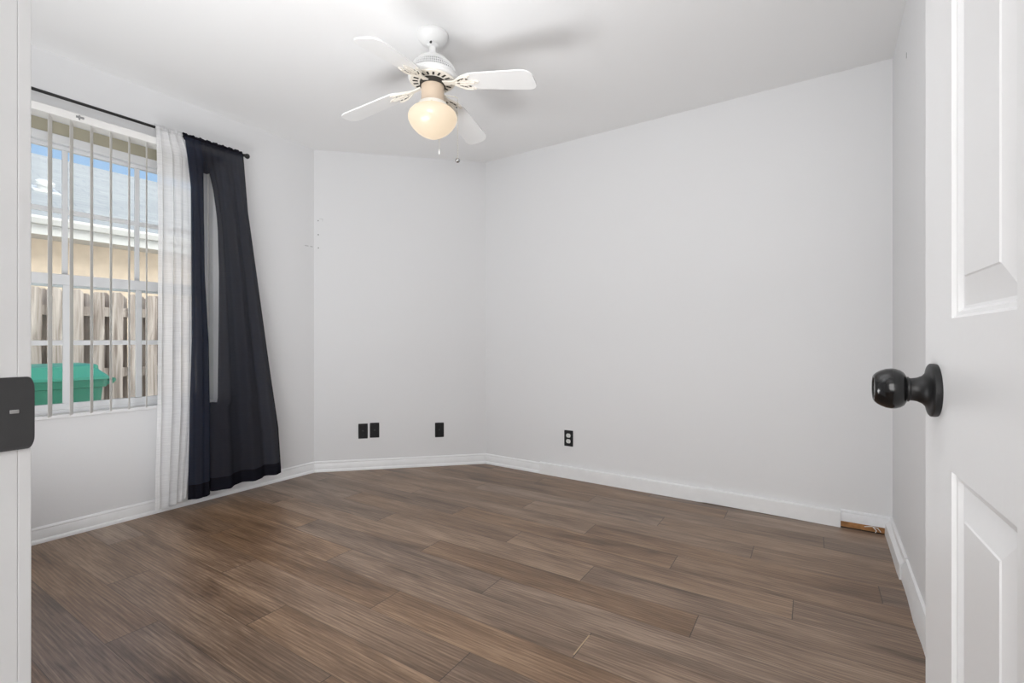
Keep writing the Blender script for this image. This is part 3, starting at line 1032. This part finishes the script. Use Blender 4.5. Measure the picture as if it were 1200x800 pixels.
# local frame: x = distance from the free edge, y = out of the face, z = up
DM = Matrix(((ddir.x, dn.x, 0, FREE.x), (ddir.y, dn.y, 0, FREE.y), (0, 0, 1, 0.012), (0, 0, 0, 1)))
door = bpy.data.objects.new('door_1', None)
COL.objects.link(door)
door.matrix_world = DM
door['kind'] = 'structure'
def door_leaf():
    bm = bmesh.new()
    xs = [0, 0.127, 0.315, 0.395, 0.583, DW]
    zs_ = [0, 0.235, 0.841, 1.013, 1.600, 1.715, 1.890, DH]
    V = {}
    def v(x, y, z):
        key = (round(x, 5), round(y, 5), round(z, 5))
        if key not in V: V[key] = bm.verts.new((x, y, z))
        return V[key]
    for side, y0 in ((1, 0.0), (-1, -DT)):
        for i in range(5):
            for j in range(7):
                x0, x1, z0, z1 = xs[i], xs[i+1], zs_[j], zs_[j+1]
                if i in (1, 3) and j in (1, 3, 5):
                    # moulded panel: bead step, sunk margin, raised field
                    lv = [(0, 0), (0.003, -0.0035), (0.007, -0.0042), (0.010, -0.0080), (0.013, -0.0085), (0.042, -0.0022), (0.0435, -0.0010)]
                    prev = None
                    for d, dep in lv:
                        y = y0+side*dep
                        ring = [v(x0+d, y, z0+d), v(x1-d, y, z0+d), v(x1-d, y, z1-d), v(x0+d, y, z1-d)]
                        if prev:
                            for q_ in range(4):
                                bm.faces.new((prev[q_], prev[(q_+1) % 4], ring[(q_+1) % 4], ring[q_]))
                        prev = ring
                    bm.faces.new(prev)
                else:
                    bm.faces.new((v(x0, y0, z0), v(x1, y0, z0), v(x1, y0, z1), v(x0, y0, z1)))
    for j in range(7):
        for x in (0, DW):
            bm.faces.new((v(x, 0, zs_[j]), v(x, 0, zs_[j+1]), v(x, -DT, zs_[j+1]), v(x, -DT, zs_[j])))
    for i in range(5):
        for z in (0, DH):
            bm.faces.new((v(xs[i], 0, z), v(xs[i+1], 0, z), v(xs[i+1], -DT, z), v(xs[i], -DT, z)))
    return bm
link('door_leaf', door_leaf(), 'door', door)
KZ = 0.926
for side in (1, -1):
    km = Matrix.Translation((0.060, 0 if side > 0 else -DT, KZ)) @ Matrix.Rotation(-PI/2*side, 4, 'X')
    bm = bmesh.new()
    lathe(bm, [(0.0325, 0.0), (0.0330, 0.002), (0.0330, 0.0062), (0.0315, 0.0075), (0.0270, 0.0085), (0.0215, 0.0105), (0.0175, 0.0140), (0.0150, 0.0190), (0.0142, 0.0235), (0.0142, 0.0265),
                (0.0158, 0.0275), (0.0158, 0.0300), (0.0150, 0.0305)], 48, km)
    kn = link('door_rose', bm, 'black_matte', door, smooth=35)
    bm = bmesh.new()
    lathe(bm, [(0.0150, 0.0300), (0.0178, 0.0303), (0.0215, 0.0325), (0.0240, 0.0360), (0.0255, 0.0405), (0.0259, 0.0450), (0.0252, 0.0500), (0.0232, 0.0552), (0.0205, 0.0596), (0.0180, 0.0622), (0.0165, 0.0632), (0.0148, 0.0628), (0.0135, 0.0618), (0.002, 0.0618)], 56, km)
    link('door_knob', bm, 'black', door, smooth=35)
bm = bmesh.new()
box(bm, -0.0008, 0.0, -DT/2-0.0125, -DT/2+0.0125, KZ-0.028, KZ+0.028)
link('latch_plate', bm, 'black_matte', door)
bm = bmesh.new()
extrude_poly(bm, [(-0.0008, -DT/2-0.007), (-0.010, -DT/2-0.006), (-0.0008, -DT/2+0.007)], KZ-0.008, KZ+0.008)
link('latch_bolt', bm, 'black_matte', door)
for hz in (0.20, 1.0, 1.80):
    bm = bmesh.new()
    lathe(bm, [(0.006, hz-0.045), (0.006, hz+0.045)], 14, Matrix.Translation((DW+0.006, -DT-0.004, 0)))
    link('hinge', bm, 'black_matte', door, smooth=True)

# strike plate on the jamb, its curled lip reaching past the jamb edge
st = empty('strike_plate', (JX, 0.085, 0.926))
tag(st, 'dark metal strike plate with rounded lip on the left door jamb', 'strike plate')
bm = bmesh.new()
# outline in (y, z): plate and tongue with rounded corners
pts = []
yb0, yb1, hz, rr = 0.060, 0.1135, 0.0300, 0.0105
for cx_, cz_, a0 in ((yb1-rr*0.42, hz-rr, 0), (yb0+0.004, hz-0.004, 90), (yb0+0.004, -hz+0.004, 180), (yb1-rr*0.42, -hz+rr, 270)):
    rx = rr*0.42 if cx_ > 0.08 else 0.004
    rz_ = rr if cx_ > 0.08 else 0.004
    for i in range(7):
        a_ = math.radians(a0+15*i)
        pts.append((cx_+rx*math.cos(a_), 0.926+0.014+cz_+rz_*math.sin(a_)))
a = [bm.verts.new((JX+0.0002, y, z)) for y, z in pts]
b = [bm.verts.new((JX+0.0022-(max(0, y-0.106)*0.12), y, z)) for y, z in pts]
n = len(pts)
bm.faces.new(a[::-1]); bm.faces.new(b)
for i in range(n): bm.faces.new((a[i], a[(i+1) % n], b[(i+1) % n], b[i]))
under(st, 'plate', bm, 'strike')
bm = bmesh.new()
box(bm, JX+0.0015, JX+0.0025, 0.0985, 0.1040, 0.9400, 0.9432, bevel=0.0004, seg=1)
o = under(st, 'worn_spot', bm, 'strike_hole')
tag(o, 'pale worn spot on the plate')

# ------------------------------------------------------------------ outside: own eave, ground, bin, fence, neighbour's house
GZ = -0.25
struct('ground', bx(-16, XL-T, -6, 14, GZ-0.1, GZ), 'ground')
bm = bmesh.new()
box(bm, -3.96, XL-T, -2.5, 4.5, 2.455, 2.475)
eave = struct('roof_eave', bm, 'soffit')
link('fascia_board', bx(-3.99, -3.96, -2.5, 4.5, 2.40, 2.62), 'fascia', eave)
bm = bmesh.new()
v = [bm.verts.new(p) for p in ((-4.02, -2.5, 2.62), (-4.02, 4.5, 2.62), (XL, 4.5, 2.96), (XL, -2.5, 2.96), (-4.02, -2.5, 2.65), (-4.02, 4.5, 2.65), (XL, 4.5, 2.99), (XL, -2.5, 2.99))]
for f in ((0,1,2,3), (4,7,6,5), (0,4,5,1), (1,5,6,2), (2,6,7,3), (3,7,4,0)): bm.faces.new([v[i] for i in f])
link('roof_deck', bm, 'shingle', eave)

tb = empty('trash_bin', (-4.90, 0.93, GZ))
tag(tb, 'green wheeled rubbish bin standing outside by the fence', 'rubbish bin')
def tpart(name, bm, mat, parent=None, **k):
    return under(tb, name, bm, mat, **k)
def loft(bm, rings):
    R_ = [[bm.verts.new(p) for p in r_] for r_ in rings]
    n = len(R_[0])
    for a_, b_ in zip(R_, R_[1:]):
        for i in range(n): bm.faces.new((a_[i], a_[(i+1) % n], b_[(i+1) % n], b_[i]))
    bm.faces.new(R_[0][::-1]); bm.faces.new(R_[-1])
def rr_ring(x0, x1, y0, y1, z, r=0.04):
    return [(x_+(x0+x1)/2, y_+(y0+y1)/2, z) for x_, y_ in rounded_rect(x1-x0, y1-y0, r, 4)]
bm = bmesh.new()
loft(bm, [rr_ring(-5.12, -4.68, 0.60, 1.24, GZ+0.03), rr_ring(-5.17, -4.63, 0.54, 1.315, 0.52), rr_ring(-5.18, -4.62, 0.525, 1.325, 0.640),
          rr_ring(-5.20, -4.60, 0.505, 1.345, 0.645), rr_ring(-5.20, -4.60, 0.500, 1.348, 0.700)])
tpart('body', bm, 'bin', smooth=30)
bm = bmesh.new()
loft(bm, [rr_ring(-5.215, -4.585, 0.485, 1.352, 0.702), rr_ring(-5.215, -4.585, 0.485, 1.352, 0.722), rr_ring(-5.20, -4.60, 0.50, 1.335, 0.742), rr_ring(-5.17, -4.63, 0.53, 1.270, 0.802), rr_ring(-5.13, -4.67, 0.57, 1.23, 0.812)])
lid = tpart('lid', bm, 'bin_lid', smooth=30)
bm = bmesh.new()
loft(bm, [rr_ring(-5.12, -4.635, 1.10, 1.30, 0.770, 0.02), rr_ring(-5.12, -4.635, 1.105, 1.295, 0.806, 0.02), rr_ring(-5.10, -4.65, 1.115, 1.285, 0.815, 0.02)])
tpart('lid_grip', bm, 'bin_lid', smooth=30)
bm = bmesh.new()
tube(bm, [(-4.66, 1.34, 0.665), (-4.66, 1.385, 0.675), (-4.66, 1.395, 0.690), (-5.14, 1.395, 0.690), (-5.14, 1.385, 0.675), (-5.14, 1.34, 0.665)], 0.015, 10)
tpart('handle', bm, 'bin', smooth=True)
for x_ in (-4.66, -5.14):
    bm = bmesh.new()
    lathe(bm, [(0.10, -0.025), (0.115, -0.018), (0.115, 0.018), (0.10, 0.025)], 28, Matrix.Translation((x_, 1.27, GZ+0.117)) @ Matrix.Rotation(PI/2, 4, 'Y'))
    tpart('wheel', bm, 'rubber', smooth=30)

fe = empty('wooden_fence', (-5.5, 1.5, GZ))
tag(fe, 'weathered grey wooden picket fence with dog-eared tops outside the window', 'fence')
def picket(x, y, wd, top, sh_):
    bm = bmesh.new()
    c_ = 0.022
    pts = [(-wd/2, GZ+0.02), (wd/2, GZ+0.02), (wd/2, top-c_*1.2), (wd/2-c_, top), (-wd/2+c_, top), (-wd/2, top-c_*1.2)]
    m_ = Matrix.Translation((x, y, 0)) @ Matrix(((0, 0, 1, 0), (1, 0, 0, 0), (0, 1, 0, 0), (0, 0, 0, 1))) @ Matrix.Rotation(sh_, 4, 'Z')
    extrude_poly(bm, pts, -0.009, 0.009, m_)
    o_ = link('picket', bm, 'picket', fe)
    o_.matrix_parent_inverse = Matrix.Translation(-fe.location)
    return o_
random.seed(11)
y = 0.135
while y < 4.6:
    picket(-5.49, y, 0.092, 1.437+random.uniform(-0.012, 0.014), random.uniform(-0.006, 0.006))
    y += 0.1385
y = 0.135+0.069
while y < 4.6:
    picket(-5.572, y, 0.092, 1.428+random.uniform(-0.015, 0.012), random.uniform(-0.006, 0.006))
    y += 0.1385
for z_ in (0.15, 0.70, 1.255):
    under(fe, 'rail', bx(-5.562, -5.50, 0.05, 4.65, z_-0.042, z_+0.042), 'picket')
for y_ in (0.1, 2.45, 4.6):
    under(fe, 'post', bx(-5.66, -5.585, y_-0.045, y_+0.045, GZ, 1.38), 'picket')

nb = empty('neighbour_house', (-9.0, 3.0, GZ))
tag(nb, 'beige stucco house with pale shingle roof beyond the fence', 'house')
under(nb, 'wall', bx(-14.5, -7.0, -6, 14, GZ, 2.30), 'stucco')
EX, EZ = -6.55, 2.235
RDX, RDZ = -11.0, 4.10
slope = (RDZ-EZ)/(EX-RDX)
def slab(x0, z0, x1, z1, t):
    bm = bmesh.new()
    v = [bm.verts.new(p) for p in ((x0, -6.3, z0), (x0, 14.3, z0), (x1, 14.3, z1), (x1, -6.3, z1), (x0, -6.3, z0-t), (x0, 14.3, z0-t), (x1, 14.3, z1-t), (x1, -6.3, z1-t))]
    for f in ((0,1,2,3), (4,7,6,5), (0,4,5,1), (1,5,6,2), (2,6,7,3), (3,7,4,0)): bm.faces.new([v[i] for i in f])
    return bm
under(nb, 'roof', slab(EX, EZ, RDX, RDZ, 0.06), 'shingle')
under(nb, 'roof', slab(2*RDX-EX, EZ, RDX, RDZ, 0.06), 'shingle')
under(nb, 'soffit', bx(-7.0, EX-0.03, -6.3, 14.3, 2.075, 2.095), 'fascia')
under(nb, 'fascia_board', bx(EX-0.03, EX, -6.3, 14.3, 2.055, EZ-0.05), 'fascia')
bm = bmesh.new()
gp = [(EX, 2.150), (EX+0.07, 2.150), (EX+0.10, 2.200), (EX+0.10, 2.225), (EX+0.092, 2.225), (EX+0.085, 2.195), (EX+0.065, 2.160), (EX+0.008, 2.160), (EX+0.008, 2.225), (EX, 2.225)]
rings = [[bm.verts.new((x_, yy, z_)) for x_, z_ in gp] for yy in (-6.3, 14.3)]
for i in range(len(gp)): bm.faces.new((rings[0][i], rings[0][(i+1) % len(gp)], rings[1][(i+1) % len(gp)], rings[1][i]))
bm.faces.new(rings[0][::-1]); bm.faces.new(rings[1])
under(nb, 'gutter', bm, 'fascia')
vx, vy = -7.95, 1.70
vz = EZ+slope*(EX-vx)
bm = bmesh.new()
sl = math.atan(slope)
vm = Matrix.Translation((vx, vy, vz)) @ Matrix.Rotation(sl, 4, 'Y')
box(bm, -0.15, 0.15, -0.12, 0.12, 0.0, 0.012, mtx=vm)
lathe(bm, [(0.07, 0.0), (0.07, 0.06), (0.09, 0.065), (0.09, 0.10), (0.06, 0.12), (0.02, 0.122)], 28, vm)
under(nb, 'roof_vent', bm, 'fascia', smooth=30)
